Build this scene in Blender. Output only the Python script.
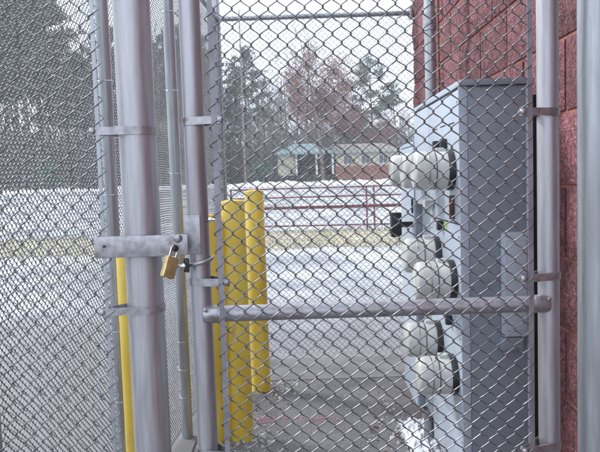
import bpy, bmesh, math, random
import numpy as np
from mathutils import Vector, Matrix, noise
R = math.radians
random.seed(7)
S = bpy.context.scene
for o in list(bpy.data.objects): bpy.data.objects.remove(o)
COL = S.collection

# ---------------------------------------------------------------- camera
cd = bpy.data.cameras.new('camera'); cam = bpy.data.objects.new('camera', cd); COL.objects.link(cam)
cd.sensor_width = 36; cd.lens = 38.4; cd.clip_start = 0.05; cd.clip_end = 3000
p, r = R(4.02), R(1.85)
X0, F0, U0 = Vector((1, 0, 0)), Vector((0, math.cos(p), -math.sin(p))), Vector((0, math.sin(p), math.cos(p)))
rt = X0*math.cos(r) - U0*math.sin(r); up = U0*math.cos(r) + X0*math.sin(r)
m = Matrix((rt, up, -F0)).transposed().to_4x4(); m.translation = (0, 0, 1.55)
cam.matrix_world = m
S.camera = cam

# ---------------------------------------------------------------- sky and sun
SUN_EL, SUN_AZ = 42, -62        # degrees; azimuth measured clockwise from +Y
w = bpy.data.worlds.new('World'); S.world = w; w.use_nodes = True
nt = w.node_tree; nt.nodes.clear()
sky = nt.nodes.new('ShaderNodeTexSky'); sky.sky_type = 'NISHITA'; sky.sun_disc = False
sky.sun_elevation = R(SUN_EL); sky.sun_rotation = R(SUN_AZ); sky.dust_density = 4; sky.air_density = 1.2
bg = nt.nodes.new('ShaderNodeBackground'); bg.inputs[1].default_value = 0.10
cl = nt.nodes.new('ShaderNodeBackground'); cl.inputs[1].default_value = 1.0
tc = nt.nodes.new('ShaderNodeTexCoord'); nz = nt.nodes.new('ShaderNodeTexNoise'); nz.inputs['Scale'].default_value = 2.2; nz.inputs['Detail'].default_value = 4
cr = nt.nodes.new('ShaderNodeValToRGB'); cr.color_ramp.elements[0].color = (0.68, 0.78, 0.97, 1); cr.color_ramp.elements[1].color = (0.92, 0.96, 1.0, 1)
cr.color_ramp.elements[0].position = .3; cr.color_ramp.elements[1].position = .7
nt.links.new(tc.outputs['Generated'], nz.inputs['Vector']); nt.links.new(nz.outputs['Fac'], cr.inputs[0]); nt.links.new(cr.outputs[0], cl.inputs[0])
nt.links.new(sky.outputs[0], bg.inputs[0])
mx = nt.nodes.new('ShaderNodeMixShader'); mx.inputs[0].default_value = 0.88
nt.links.new(bg.outputs[0], mx.inputs[1]); nt.links.new(cl.outputs[0], mx.inputs[2])
wo = nt.nodes.new('ShaderNodeOutputWorld'); nt.links.new(mx.outputs[0], wo.inputs[0])
sl = bpy.data.lights.new('sun', 'SUN'); sl.energy = 2.0; sl.angle = R(12); sl.color = (1, .99, .97)
so = bpy.data.objects.new('sun', sl); COL.objects.link(so)
sd = Vector((math.sin(R(SUN_AZ))*math.cos(R(SUN_EL)), math.cos(R(SUN_AZ))*math.cos(R(SUN_EL)), math.sin(R(SUN_EL))))
so.rotation_euler = sd.to_track_quat('Z', 'Y').to_euler()
S.view_settings.view_transform = 'Standard'; S.view_settings.look = 'None'; S.view_settings.gamma = 1
S.view_settings.exposure = 1.12

# ---------------------------------------------------------------- materials
def mat(name, c1, c2=None, scale=20, rough=.6, metal=0, bump=0, bscale=60, stretch=(1, 1, 1), detail=6, lo=.35, hi=.65,
        rand=0, c3=None, c3scale=5, c3lo=.55, c3hi=.65, rough2=None, coat=0, spec=.5, bdist=.005):
    M = bpy.data.materials.new(name); M.use_nodes = True; n = M.node_tree; N = n.nodes; L = n.links
    b = N['Principled BSDF']; b.inputs['Roughness'].default_value = rough; b.inputs['Metallic'].default_value = metal
    b.inputs['Coat Weight'].default_value = coat; b.inputs['Specular IOR Level'].default_value = spec
    t = N.new('ShaderNodeTexCoord'); mp = N.new('ShaderNodeMapping'); mp.inputs['Scale'].default_value = stretch
    L.new(t.outputs['Object'], mp.inputs[0]); vec = mp.outputs[0]
    if rand:
        oi = N.new('ShaderNodeObjectInfo'); va = N.new('ShaderNodeVectorMath'); va.operation = 'MULTIPLY_ADD'
        va.inputs[1].default_value = (37, 53, 71)
        cx = N.new('ShaderNodeCombineXYZ')
        for i in range(3): L.new(oi.outputs['Random'], cx.inputs[i])
        L.new(cx.outputs[0], va.inputs[0]); L.new(mp.outputs[0], va.inputs[2]); vec = va.outputs[0]
    def ns(sc, de):
        q = N.new('ShaderNodeTexNoise'); q.inputs['Scale'].default_value = sc; q.inputs['Detail'].default_value = de
        L.new(vec, q.inputs['Vector']); return q.outputs['Fac']
    def ramp(src, a, bb, ca, cb):
        q = N.new('ShaderNodeValToRGB'); e = q.color_ramp.elements
        e[0].position = a; e[1].position = bb; e[0].color = (*ca, 1); e[1].color = (*cb, 1); L.new(src, q.inputs[0]); return q.outputs[0]
    out = None
    if c2 is None: b.inputs['Base Color'].default_value = (*c1, 1)
    else:
        f = ns(scale, detail); out = ramp(f, lo, hi, c1, c2)
        if rough2 is not None:
            rr = ramp(f, lo, hi, (rough,)*3, (rough2,)*3); L.new(rr, b.inputs['Roughness'])
        if c3 is not None:
            k = ramp(ns(c3scale, 8), c3lo, c3hi, (0, 0, 0), (1, 1, 1)); q = N.new('ShaderNodeMix'); q.data_type = 'RGBA'
            L.new(k, q.inputs[0]); L.new(out, q.inputs[6]); q.inputs[7].default_value = (*c3, 1); out = q.outputs[2]
        if rand:
            h = N.new('ShaderNodeHueSaturation'); mr = N.new('ShaderNodeMapRange'); mr.inputs[3].default_value = 1-rand; mr.inputs[4].default_value = 1+rand
            L.new(oi.outputs['Random'], mr.inputs[0]); L.new(mr.outputs[0], h.inputs['Value']); L.new(out, h.inputs['Color']); out = h.outputs[0]
        L.new(out, b.inputs['Base Color'])
    if bump:
        bp = N.new('ShaderNodeBump'); bp.inputs['Strength'].default_value = bump; bp.inputs['Distance'].default_value = bdist
        L.new(ns(bscale, 8), bp.inputs['Height']); L.new(bp.outputs[0], b.inputs['Normal'])
    return M
PIPE = mat('galvanised_pipe', (.39, .39, .42), (.51, .51, .55), 14, .38, .75, .15, 260, (7, 7, .5), 9, lo=.3, hi=.7, c3=(.33, .30, .315), c3scale=2.2, c3lo=.53, c3hi=.70, rough2=.5, bdist=.002)
PIPE2 = mat('galvanised_pipe_weathered', (.36, .38, .41), (.46, .485, .52), 12, .40, .72, .15, 260, (6, 6, .6), 9, c3=(.26, .26, .27), c3scale=3, c3lo=.55, c3hi=.72, bdist=.002)
BARM = mat('dull_grey_bar', (.22, .21, .24), (.33, .32, .36), 12, .5, .6)
FIT = mat('galvanised_fitting', (.30, .30, .325), (.46, .455, .485), 45, .38, .75, .35, 300, c3=(.24, .20, .20), c3scale=25, c3lo=.56, c3hi=.72, bdist=.001)
WIRE = mat('galvanised_wire', (.17, .172, .185), (.32, .322, .34), 30, .30, .85)
WIRE2 = mat('galvanised_wire_dull', (.12, .123, .132), (.21, .215, .23), 30, .45, .65)
YEL = mat('yellow_paint', (.62, .42, .035), (.73, .54, .075), 7, .40, 0, .35, 22, (1, 1, .5), 8, c3=(.45, .33, .10), c3scale=14, c3lo=.60, c3hi=.72, rand=.05, coat=.1, bdist=.003)
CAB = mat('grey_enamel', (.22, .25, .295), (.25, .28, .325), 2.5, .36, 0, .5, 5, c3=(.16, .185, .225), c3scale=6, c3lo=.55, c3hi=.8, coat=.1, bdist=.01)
CAB_LIT = mat('grey_enamel_lit', (.38, .44, .52), (.44, .50, .575), 3, .42, 0, .06, 150, c3=(.36, .37, .41), c3scale=6, c3lo=.6, c3hi=.75, coat=.15)  # same enamel as the side, with light from the left painted in
CABD = mat('dark_grey_enamel', (.19, .195, .22), (.24, .245, .27), 4, .5)
BOXL = mat('grey_plastic_cover', (.40, .45, .52), (.46, .51, .57), 6, .35, coat=.2)
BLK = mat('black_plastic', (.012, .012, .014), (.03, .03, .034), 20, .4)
BRN = mat('brown_rust', (.06, .025, .02), (.12, .05, .035), 40, .7)
MET = mat('ivory_meter_cover', (.50, .51, .48), (.60, .61, .58), 4, .18, coat=.3)
METD = mat('grey_meter_body', (.50, .51, .50), (.60, .61, .60), 9, .4)
GRN = mat('green_sticker', (.35, .48, .08))
PRINT = mat('dark_print', (.04, .04, .05))
COPPER = mat('copper_wire', (.30, .15, .09), (.22, .12, .08), 20, .5, .6)
BRASS = mat('brass', (.52, .42, .18), (.68, .57, .30), 60, .42, .7, .2, 200, bdist=.001)
STEEL = mat('polished_steel', (.6, .6, .62), None, rough=.25, metal=1)
BLOCK = mat('red_split_face_block', (.085, .028, .035), (.235, .085, .098), 38, .92, 0, 1.0, 90, rand=.24, c3=(.46, .26, .26), c3scale=130, c3lo=.60, c3hi=.68, bdist=.012)
MORT = mat('red_mortar', (.22, .075, .055), (.34, .13, .10), 12, .95, 0, .5, 80)
ASPH = mat('worn_asphalt', (.095, .093, .097), (.17, .168, .172), 2.6, .9, 0, .9, 160, c3=(.32, .31, .31), c3scale=150, c3lo=.56, c3hi=.66, bdist=.006)
CONC = mat('concrete', (.16, .16, .165), (.22, .22, .225), 4, .9, 0, .4, 70, c3=(.13, .13, .135), c3scale=2, c3lo=.55, c3hi=.75)
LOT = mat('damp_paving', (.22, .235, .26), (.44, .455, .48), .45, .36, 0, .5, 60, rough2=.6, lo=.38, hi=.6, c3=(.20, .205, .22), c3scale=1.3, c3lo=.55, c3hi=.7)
GRASS = mat('dry_grass', (.26, .24, .18), (.42, .39, .31), 2.2, .95, 0, .8, 30, c3=(.24, .25, .13), c3scale=.8, c3lo=.5, c3hi=.7, bdist=.03)
EARTH = mat('leaf_litter', (.14, .10, .07), (.26, .20, .14), .5, .95, 0, .8, 6)
REDP = mat('red_painted_pipe', (.16, .055, .06), (.22, .08, .085), 8, .5)
STONE = mat('pale_stone', (.35, .34, .32), (.6, .59, .57), 30, .9, rand=.2)
SHEET = mat('white_plastic_sheet', (.50, .52, .56), (.72, .74, .78), 10, .75, 0, .5, 40)
BARK = mat('grey_bark', (.17, .145, .135), (.27, .24, .225), 6, .9)
BARK2 = mat('brown_bark', (.14, .10, .085), (.22, .17, .145), 6, .9)
TWIG = mat('bare_twigs', (.135, .13, .13), (.215, .21, .212), 3, .9)
RUSTL = mat('rust_leaves', (.22, .10, .085), (.33, .18, .15), 5, .8)
PINE = mat('pine_needles', (.055, .09, .055), (.12, .16, .10), 2, .7)
BUSH = mat('green_leaves', (.03, .10, .065), (.07, .17, .11), 5, .6)
TEAL = mat('teal_metal_roof', (.16, .30, .30), (.30, .42, .41), 2.5, .45)
CREAM = mat('cream_siding', (.55, .50, .38), (.62, .57, .45), 1.5, .8)
PBLUE = mat('pale_siding', (.55, .58, .62), (.62, .65, .68), 1.5, .8)
RBRICK = mat('brown_brick', (.28, .12, .09), (.36, .17, .13), 12, .9)
WHITE = mat('white_paint', (.78, .78, .78), (.82, .82, .82), 4, .5)
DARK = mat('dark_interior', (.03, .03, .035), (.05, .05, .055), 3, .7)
GLASS = mat('tinted_glass', (.04, .05, .06), None, rough=.08, spec=.8)
CARW = mat('white_car_paint', (.75, .75, .77), None, rough=.25, coat=.6)
CARS = mat('silver_car_paint', (.50, .51, .54), None, rough=.3, metal=.4, coat=.6)
CARR = mat('pale_gold_car_paint', (.55, .47, .36), None, rough=.3, metal=.3, coat=.6)
TYRE = mat('tyre_rubber', (.02, .02, .02), None, rough=.85)
LRED = mat('red_lens', (.45, .03, .02), None, rough=.2)
LCLR = mat('clear_lens', (.75, .72, .65), None, rough=.15)
# paving colour blends from dark near the enclosure to pale farther out
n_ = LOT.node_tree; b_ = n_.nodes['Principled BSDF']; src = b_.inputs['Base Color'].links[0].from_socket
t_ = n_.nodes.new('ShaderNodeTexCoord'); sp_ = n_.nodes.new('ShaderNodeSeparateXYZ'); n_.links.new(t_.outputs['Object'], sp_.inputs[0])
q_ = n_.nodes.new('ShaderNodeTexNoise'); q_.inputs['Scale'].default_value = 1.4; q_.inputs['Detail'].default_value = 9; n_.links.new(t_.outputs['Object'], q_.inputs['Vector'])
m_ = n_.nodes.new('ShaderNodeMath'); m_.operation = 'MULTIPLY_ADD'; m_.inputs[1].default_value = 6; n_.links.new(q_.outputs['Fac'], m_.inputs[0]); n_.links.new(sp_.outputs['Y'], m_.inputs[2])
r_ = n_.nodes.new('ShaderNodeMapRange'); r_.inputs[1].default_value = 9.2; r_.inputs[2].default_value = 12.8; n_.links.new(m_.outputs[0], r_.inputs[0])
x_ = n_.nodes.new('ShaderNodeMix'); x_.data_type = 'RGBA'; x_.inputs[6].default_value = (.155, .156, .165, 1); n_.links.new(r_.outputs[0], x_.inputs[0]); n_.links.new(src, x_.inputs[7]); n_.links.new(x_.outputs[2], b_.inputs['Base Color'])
PINK = bpy.data.materials.new('faded_pink_paint'); PINK.use_nodes = True
_n = PINK.node_tree; _b = _n.nodes['Principled BSDF']; _b.inputs['Base Color'].default_value = (.48, .13, .20, 1); _b.inputs['Roughness'].default_value = .85
_t = _n.nodes.new('ShaderNodeTexCoord'); _q = _n.nodes.new('ShaderNodeTexNoise'); _q.inputs['Scale'].default_value = 40; _q.inputs['Detail'].default_value = 8
_r = _n.nodes.new('ShaderNodeValToRGB'); _r.color_ramp.elements[0].position = .47; _r.color_ramp.elements[1].position = .70
_n.links.new(_t.outputs['Object'], _q.inputs[0]); _n.links.new(_q.outputs['Fac'], _r.inputs[0]); _n.links.new(_r.outputs[0], _b.inputs['Alpha'])

# ---------------------------------------------------------------- builders
class MB:
    def __init__(s): s.v = []; s.f = []; s.mi = []; s.k = 0
    def add(s, vs, fs):
        o = len(s.v); s.v += [tuple(q) for q in vs]; s.f += [tuple(o+i for i in f) for f in fs]; s.mi += [s.k]*len(fs); return s
    def box(s, x0, y0, z0, x1, y1, z1, c=0):
        if c <= 0:
            vs = [(x, y, z) for x in (x0, x1) for y in (y0, y1) for z in (z0, z1)]
            return s.add(vs, [(0, 1, 3, 2), (4, 6, 7, 5), (0, 4, 5, 1), (2, 3, 7, 6), (0, 2, 6, 4), (1, 5, 7, 3)])
        bm = bmesh.new(); bmesh.ops.create_cube(bm, size=1)
        for q in bm.verts: q.co = Vector(((x0+x1)/2+q.co.x*(x1-x0), (y0+y1)/2+q.co.y*(y1-y0), (z0+z1)/2+q.co.z*(z1-z0)))
        bmesh.ops.bevel(bm, geom=bm.edges[:], offset=c, segments=2, affect='EDGES', profile=.6)
        return s.bm(bm)
    def bm(s, bm, M=None):
        bm.verts.index_update()
        s.add([(M @ q.co if M else q.co) for q in bm.verts], [[q.index for q in f.verts] for f in bm.faces]); bm.free(); return s
    def tube(s, pts, rad, n=8, caps=True):
        pts = [Vector(q) for q in pts]; rs = rad if isinstance(rad, (list, tuple)) else [rad]*len(pts)
        vs = []; fs = []; ref = None
        for i, q in enumerate(pts):
            d = (pts[min(i+1, len(pts)-1)] - pts[max(i-1, 0)]).normalized()
            if ref is None or abs(ref.dot(d)) > .95: ref = Vector((0, 0, 1)) if abs(d.z) < .8 else Vector((1, 0, 0))
            a = d.cross(ref).normalized(); b = a.cross(d).normalized(); ref = b
            for k in range(n):
                t = 2*math.pi*k/n; vs.append(q + (a*math.cos(t)+b*math.sin(t))*rs[i])
        for i in range(len(pts)-1):
            for k in range(n): k2 = (k+1) % n; fs.append((i*n+k, i*n+k2, (i+1)*n+k2, (i+1)*n+k))
        if caps: fs.append(tuple(range(n))); fs.append(tuple((len(pts)-1)*n+k for k in reversed(range(n))))
        return s.add(vs, fs)
    def lathe(s, base, axis, prof, n=24):                # prof: (distance along axis, radius)
        a = Vector(axis).normalized(); base = Vector(base)
        return s.tube2([base+a*d for d, _ in prof], [q for _, q in prof], a, n)
    def tube2(s, pts, rs, d, n):
        ref = Vector((0, 0, 1)) if abs(d.z) < .8 else Vector((1, 0, 0)); a = d.cross(ref).normalized(); b = a.cross(d).normalized()
        vs = []; fs = []
        for q, rr in zip(pts, rs):
            for k in range(n):
                t = 2*math.pi*k/n; vs.append(q+(a*math.cos(t)+b*math.sin(t))*rr)
        for i in range(len(pts)-1):
            for k in range(n): k2 = (k+1) % n; fs.append((i*n+k, i*n+k2, (i+1)*n+k2, (i+1)*n+k))
        fs.append(tuple(range(n))); fs.append(tuple((len(pts)-1)*n+k for k in reversed(range(n))))
        return s.add(vs, fs)
    def sweep(s, pts2, closed, off, z0, z1, thick):      # strap: a path in the xy plane, extruded in z with a thickness
        P = [Vector((q[0], q[1])) for q in pts2]; n = len(P); vs = []
        for i in range(n):
            a = P[(i-1) % n] if closed or i else P[0]; b = P[(i+1) % n] if closed or i < n-1 else P[-1]
            d = (b-a).normalized(); nn = Vector((d.y, -d.x))
            for o in (off, off+thick):
                q = P[i]+nn*o; vs += [(q.x, q.y, z0), (q.x, q.y, z1)]
        fs = []
        for i in range(n if closed else n-1):
            j = (i+1) % n; A = i*4; B = j*4
            fs += [(A, A+1, B+1, B), (A+2, B+2, B+3, A+3), (A, B, B+2, A+2), (A+1, A+3, B+3, B+1)]
        if not closed: fs += [(0, 2, 3, 1), ((n-1)*4, (n-1)*4+1, (n-1)*4+3, (n-1)*4+2)]
        return s.add(vs, fs)
    def build(s, name, m, parent=None, smooth=None, loc=None):
        me = bpy.data.meshes.new(name); me.from_pydata(s.v, [], s.f)
        for q in (m if isinstance(m, list) else [m]): me.materials.append(q)
        if isinstance(m, list): me.polygons.foreach_set('material_index', s.mi)
        bm = bmesh.new(); bm.from_mesh(me); bmesh.ops.recalc_face_normals(bm, faces=bm.faces[:]); bm.to_mesh(me); bm.free()
        if smooth: me.shade_smooth(); me.set_sharp_from_angle(angle=R(smooth))
        me.update(); o = bpy.data.objects.new(name, me); COL.objects.link(o)
        if parent is not None: o.parent = parent
        if loc is not None: o.location = loc
        return o
def tag(o, label=None, cat=None, group=None, kind=None):
    if label: o['label'] = label
    if cat: o['category'] = cat
    if group: o['group'] = group
    if kind: o['kind'] = kind
    return o
def thing(name, label, cat, loc=(0, 0, 0), group=None, rz=0):
    o = bpy.data.objects.new(name, None); COL.objects.link(o); o.location = loc; o.rotation_euler.z = rz; o.empty_display_size = .1
    return tag(o, label, cat, group)
def copy_tree(o, parent=None):
    c = o.copy(); COL.objects.link(c)
    if parent is not None: c.parent = parent
    for ch in list(o.children): copy_tree(ch, c)
    return c
def npmesh(name, V, Fq, m, parent=None, smooth=True, loc=None):
    me = bpy.data.meshes.new(name); k = Fq.shape[1]
    me.vertices.add(len(V)); me.vertices.foreach_set('co', V.astype(np.float32).ravel())
    me.loops.add(Fq.size); me.loops.foreach_set('vertex_index', Fq.astype(np.int32).ravel())
    me.polygons.add(len(Fq)); me.polygons.foreach_set('loop_start', np.arange(0, Fq.size, k, dtype=np.int32))
    me.update(calc_edges=True); me.materials.append(m)
    if smooth: me.shade_smooth()
    o = bpy.data.objects.new(name, me); COL.objects.link(o)
    if parent is not None: o.parent = parent
    if loc is not None: o.location = loc
    return o

# ---------------------------------------------------------------- the setting: terrain and pavings
def sm(a, b, t): t = min(1, max(0, (t-a)/(b-a))); return t*t*(3-2*t)
def gz(y): return 1.45*sm(30, 78, y) + 1.6*sm(78, 190, y)
YR = [-30, -10, 0, 2, 4, 5, 5.6, 8, 11, 14.3, 17, 19.5, 21.5, 25, 30]+[30+2*i for i in range(1, 40)]+[115, 125, 140, 160, 175, 190, 260, 500, 1200]
XR = [-900, -300, -120, -60, -40, -30, -20, -15, -10, -6, -3, -1.15, 1, 3, 6, 10, 15, 20, 30, 40, 60, 120, 300, 900]
def sheet(name, x0, x1, y0, y1, dz, m, jag=0):
    xs = [x0]+[x for x in XR if x0 < x < x1]+[x1]; ys = [y0]+[y for y in YR if y0 < y < y1]+[y1]
    b = MB(); vs = []
    for j, y in enumerate(ys):
        for x in xs:
            yy = y
            vs.append((x, yy, gz(yy)+dz))
    n = len(xs)
    b.add(vs, [(j*n+i, j*n+i+1, (j+1)*n+i+1, (j+1)*n+i) for j in range(len(ys)-1) for i in range(n-1)])
    o = b.build(name, m); tag(o, kind='structure'); return o
sheet('ground', -900, 900, -30, 1200, 0, EARTH)
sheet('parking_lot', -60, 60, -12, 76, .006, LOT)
# dry grass verge with an uneven edge
b = MB(); vs = []; nn = 240
for i in range(nn+1):
    x = -30+60*i/nn
    e0 = 14.6+.35*noise.noise((x*.9, 0, 0))+.18*noise.noise((x*4, 3, 0)); e1 = 19.6+.3*noise.noise((x*1.1, 7, 0))
    for k in range(7):
        t = k/6; vs.append((x, e0+(e1-e0)*t, .012+.05*math.sin(math.pi*t)+.015*noise.noise((x*3, k*1.7, 1))*math.sin(math.pi*t)))
b.add(vs, [(i*7+k, (i+1)*7+k, (i+1)*7+k+1, i*7+k+1) for i in range(nn) for k in range(6)])
tag(b.build('grass_verge', GRASS, smooth=60), kind='structure')
rg = random.Random(3)
b = MB()
for i in range(9000):
    x = rg.uniform(-9, 9); y = rg.uniform(14.4, 19.8); z = .02; h = rg.uniform(.03, .13); a = rg.uniform(0, 6.28); dx, dy = .012*math.cos(a), .012*math.sin(a)
    b.add([(x-dx, y-dy, z), (x+dx, y+dy, z), (x+rg.uniform(-.05, .05), y+rg.uniform(-.05, .05), z+h)], [(0, 1, 2)])
tag(b.build('dry_grass_tufts', GRASS), 'short dry straw coloured grass on the verge under the red rails', 'grass', kind='stuff')
# enclosure floor
b = MB(); vs = []
for j in range(25):
    for i in range(9):
        y = -1+5.85*j/24; x = -.98+1.98*i/8
        vs.append((x, y, .016))
b.add(vs, [(j*9+i, j*9+i+1, (j+1)*9+i+1, (j+1)*9+i) for j in range(24) for i in range(8)])
tag(b.build('enclosure_floor', ASPH), kind='structure')
tag(MB().box(-1.02, 4.852, -.05, 1.0, 5.62, .020).build('concrete_apron', CONC), kind='structure')
tag(MB().box(-1.06, 1.70, -.05, -.66, 4.85, .026, .006).build('concrete_kerb', CONC), kind='structure')

# ---------------------------------------------------------------- chain link
P = .0495
def fabric(parent, org, u, width, z0, z1, m, sides=5, rad=.0021, seed=0, t=.0034, pitch=P, twist=True, wob=.004, fine=False):
    """Woven wires: every wire is a flat spiral hooked into its neighbours."""
    u = np.array([u[0], u[1], 0.]); u /= np.linalg.norm(u); nrm = np.array([u[1], -u[0], 0.])   # nrm faces the camera side
    W = pitch/2; h = W/2+rad*.9; nw = int(round(width/W)); npd = int((z1-z0)/pitch)
    e = pitch*.075
    if fine: prof = [(-h, 0, 0), (-h+e, e*1.2, 1), (h-e, pitch/2-e*1.2, 1), (h, pitch/2, 0), (h-e, pitch/2+e*1.2, -1), (-h+e, pitch-e*1.2, -1)]
    else: prof = [(-h, -e*.4, -.35), (-h, e*.4, .35), (-h+e*1.1, e*1.5, 1), (h-e*1.1, pitch/2-e*1.5, 1), (h, pitch/2-e*.4, .35), (h, pitch/2+e*.4, -.35), (h-e*1.1, pitch/2+e*1.5, -1), (-h+e*1.1, pitch-e*1.5, -1)]
    base = np.array([(a, c*t, k*pitch+bz) for k in range(npd) for (a, bz, c) in prof]+[(-h, 0, npd*pitch)])
    if twist:
        base = np.vstack([[(h*.1, -t, -.020)], [(-h*.6, t*.6, -.010)], base, [(-h*.6, t*.6, npd*pitch+.010)], [(h*.1, -t, npd*pitch+.020)]])
    n = len(base)
    d = np.zeros_like(base); d[1:-1] = base[2:]-base[:-2]; d[0] = base[1]-base[0]; d[-1] = base[-1]-base[-2]
    d /= np.linalg.norm(d, axis=1)[:, None]
    ref = np.array([0, 1., 0]); a = np.cross(d, ref); a /= np.linalg.norm(a, axis=1)[:, None]; bb = np.cross(a, d)
    ang = np.arange(sides)*2*np.pi/sides
    ring = base[:, None, :]+rad*(a[:, None, :]*np.cos(ang)[None, :, None]+bb[:, None, :]*np.sin(ang)[None, :, None])
    ring = ring.reshape(-1, 3); Vs = []; Fs = []
    idx = np.arange(n-1)[:, None]*sides; k = np.arange(sides)[None, :]; k2 = (k+1) % sides
    fq = np.stack([idx+k, idx+k2, idx+sides+k2, idx+sides+k], -1).reshape(-1, 4)
    rs = np.random.RandomState(seed)
    ph = rs.rand(6)*6.28
    for i in range(nw):
        q = ring.copy()
        if i % 2: q[:, 2] += pitch/2
        q[:, 0] += (i+.5)*W; q[:, 2] += z0
        X = q[:, 0].copy(); Z = q[:, 2].copy()
        q[:, 1] += wob*(np.sin(X*3.1+ph[0])*np.sin(Z*2.3+ph[1])+.5*np.sin(X*7+Z*5+ph[2]))*np.clip(np.minimum(X, width-X)/.12, 0, 1)
        q[:, 0] += .0018*np.sin(Z*4.1+X*6+ph[3]); q[:, 2] += .0022*np.sin(X*9+Z*3+ph[4])+.0012*np.sin(X*31+Z*17+ph[5])
        Vs.append(np.array(org)[None, :]+q[:, 0:1]*u+q[:, 1:2]*nrm+q[:, 2:3]*np.array([0, 0, 1.])); Fs.append(fq+i*len(ring))
    return npmesh('wire_mesh', np.vstack(Vs), np.vstack(Fs), m, parent)

def belt(c1, r1, c2, r2, n=18):
    """Closed outline round two circles (a strap round a post, drawn out to its bolt)."""
    c1 = Vector(c1); c2 = Vector(c2); d = c2-c1; L = d.length; a0 = math.atan2(d.y, d.x); k = math.acos((r1-r2)/L); pts = []
    for i in range(n+1):
        t = a0+k+(2*math.pi-2*k)*i/n; pts.append((c1.x+r1*math.cos(t), c1.y+r1*math.sin(t)))
    for i in range(7):
        t = a0-k+2*k*i/6; pts.append((c2.x+r2*math.cos(t), c2.y+r2*math.sin(t)))
    return pts
def band(parent, cx, rp, bx, by, z, cy=1.85, h=.022, m=None):
    o = MB().sweep(belt((cx, cy), rp+.0004, (bx, by), .0045), True, 0, z-h/2, z+h/2, .0028).build('tension_band', m or FIT, parent, 40)
    # carriage bolt: dome head towards the camera, nut behind
    e = MB().lathe((bx, by-.0072, z), (0, -1, 0), [(0, .0095), (.0015, .0095), (.004, .0075), (.006, .003)], 12)
    e.lathe((bx, by+.0074, z), (0, 1, 0), [(0, .0085), (.007, .0085)], 6).lathe((bx, by+.0146, z), (0, 1, 0), [(0, .004), (.012, .004)], 8)
    e.build('bolt', FIT, o, 40); return o
def post(parent, name, x, y, z0, z1, rr, m, n=28, cap=True):
    b = MB().lathe((x, y, z0), (0, 0, 1), [(0, rr), (z1-z0, rr)], n); o = b.build(name, m, parent, 40)
    if cap:
        h = rr*1.1
        MB().lathe((x, y, z1-.03), (0, 0, 1), [(0, rr*1.05), (.035, rr*1.08), (.035+h*.4, rr*.95), (.035+h*.8, rr*.6), (.035+h, rr*.15)], 20).build('cap', FIT, o, 40)
    return o
def tie(parent, x, y, z, rr, mx_, my_, name='tie_wire'):
    """A thin wire looped round a post and hooked on the mesh beside it."""
    pts = []
    for i in range(17):
        t = 2*math.pi*i/16; pts.append((x+(rr+.0016)*math.cos(t), y+(rr+.0016)*math.sin(t), z+.004*math.sin(t)))
    b = MB().tube(pts, .0016, 5); b.tube([(x+(rr+.001)*(1 if mx_ > x else -1), y, z), (mx_, my_, z+.012), (mx_, my_, z+.028)], .0015, 5)
    return b.build(name, STEEL, parent, 60)

H = 2.93
# front fence panel, left of the gate
ff = thing('chain_link_fence', 'grey chain-link panel at far left, held to the thick gate post by two bolted bands', 'fence', (-.457, 1.85, 0))
def under(o, par):                       # keep the world position when parenting to an offset thing
    o.parent = par; o.location = tuple(Vector(o.location)-par.location); return o
def P_(b, name, m, par, sm_=40): return under(b.build(name, m, None, sm_), par)
class Root:                              # helper so that parts built in world coordinates sit right under an offset Empty
    pass
def settle(root):
    l = root.location.copy()
    for ch in root.children: ch.location = tuple(Vector(ch.location)-l)
post(ff, 'gate_post', -.457, 1.85, -.02, H+.12, .053, PIPE, 36)
post(ff, 'corner_post', -.945, 1.86, -.02, H+.08, .034, PIPE, 28)
MB().tube([(-.945, 1.85, H), (-.457, 1.85, H)], .021, 16).build('top_rail', PIPE2, ff, 40)
MB().tube([(-.945, 1.85, .10), (-.457, 1.85, .10)], .021, 16).build('bottom_rail', PIPE2, ff, 40)
fabric(ff, (-.932, 1.792, 0), (1, 0), .391, .06, H+.02, WIRE, 6, seed=1, rad=.0019)
MB().box(-.558, 1.7906, .07, -.547, 1.7934, H).build('tension_bar', PIPE2, ff)
MB().box(-.928, 1.7906, .07, -.912, 1.7934, H).build('tension_bar', PIPE2, ff)
for z in (.22, .69, 1.197, 1.706, 2.21, 2.70): band(ff, -.457, .053, -.568, 1.797, z)
for z in (.22, .69, 1.197, 1.706, 2.21, 2.70): band(ff, -.945, .034, -.905, 1.797, z, cy=1.86)
# latch clamp on the post: thick strap with a flat front plate
zl = 1.382
lc = MB().box(-.578, 1.782, zl-.030, -.350, 1.7905, zl+.030, .0025).box(-.578, 1.7910, zl-.030, -.569, 1.832, zl+.030, .002).build('latch_clamp', FIT, ff, 35)
MB().sweep(belt((-.457, 1.85), .0545, (-.558, 1.83), .020), True, 0, zl-.024, zl+.024, .004).build('clamp_strap', FIT, lc, 40)
MB().box(-.358, 1.776, zl-.027, -.314, 1.7875, zl+.031, .004).build('latch_tab', FIT, lc, 35)
MB().lathe((-.341, 1.7755, 1.402), (0, -1, 0), [(0, .0125), (.002, .0125), (.006, .0105), (.009, .005)], 16).build('rivet', FIT, lc, 40)
MB().lathe((-.549, 1.7815, 1.385), (0, -1, 0), [(0, .004), (.0015, .004)], 10).build('rivet', BLK, lc, 40)
settle(ff)

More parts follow.
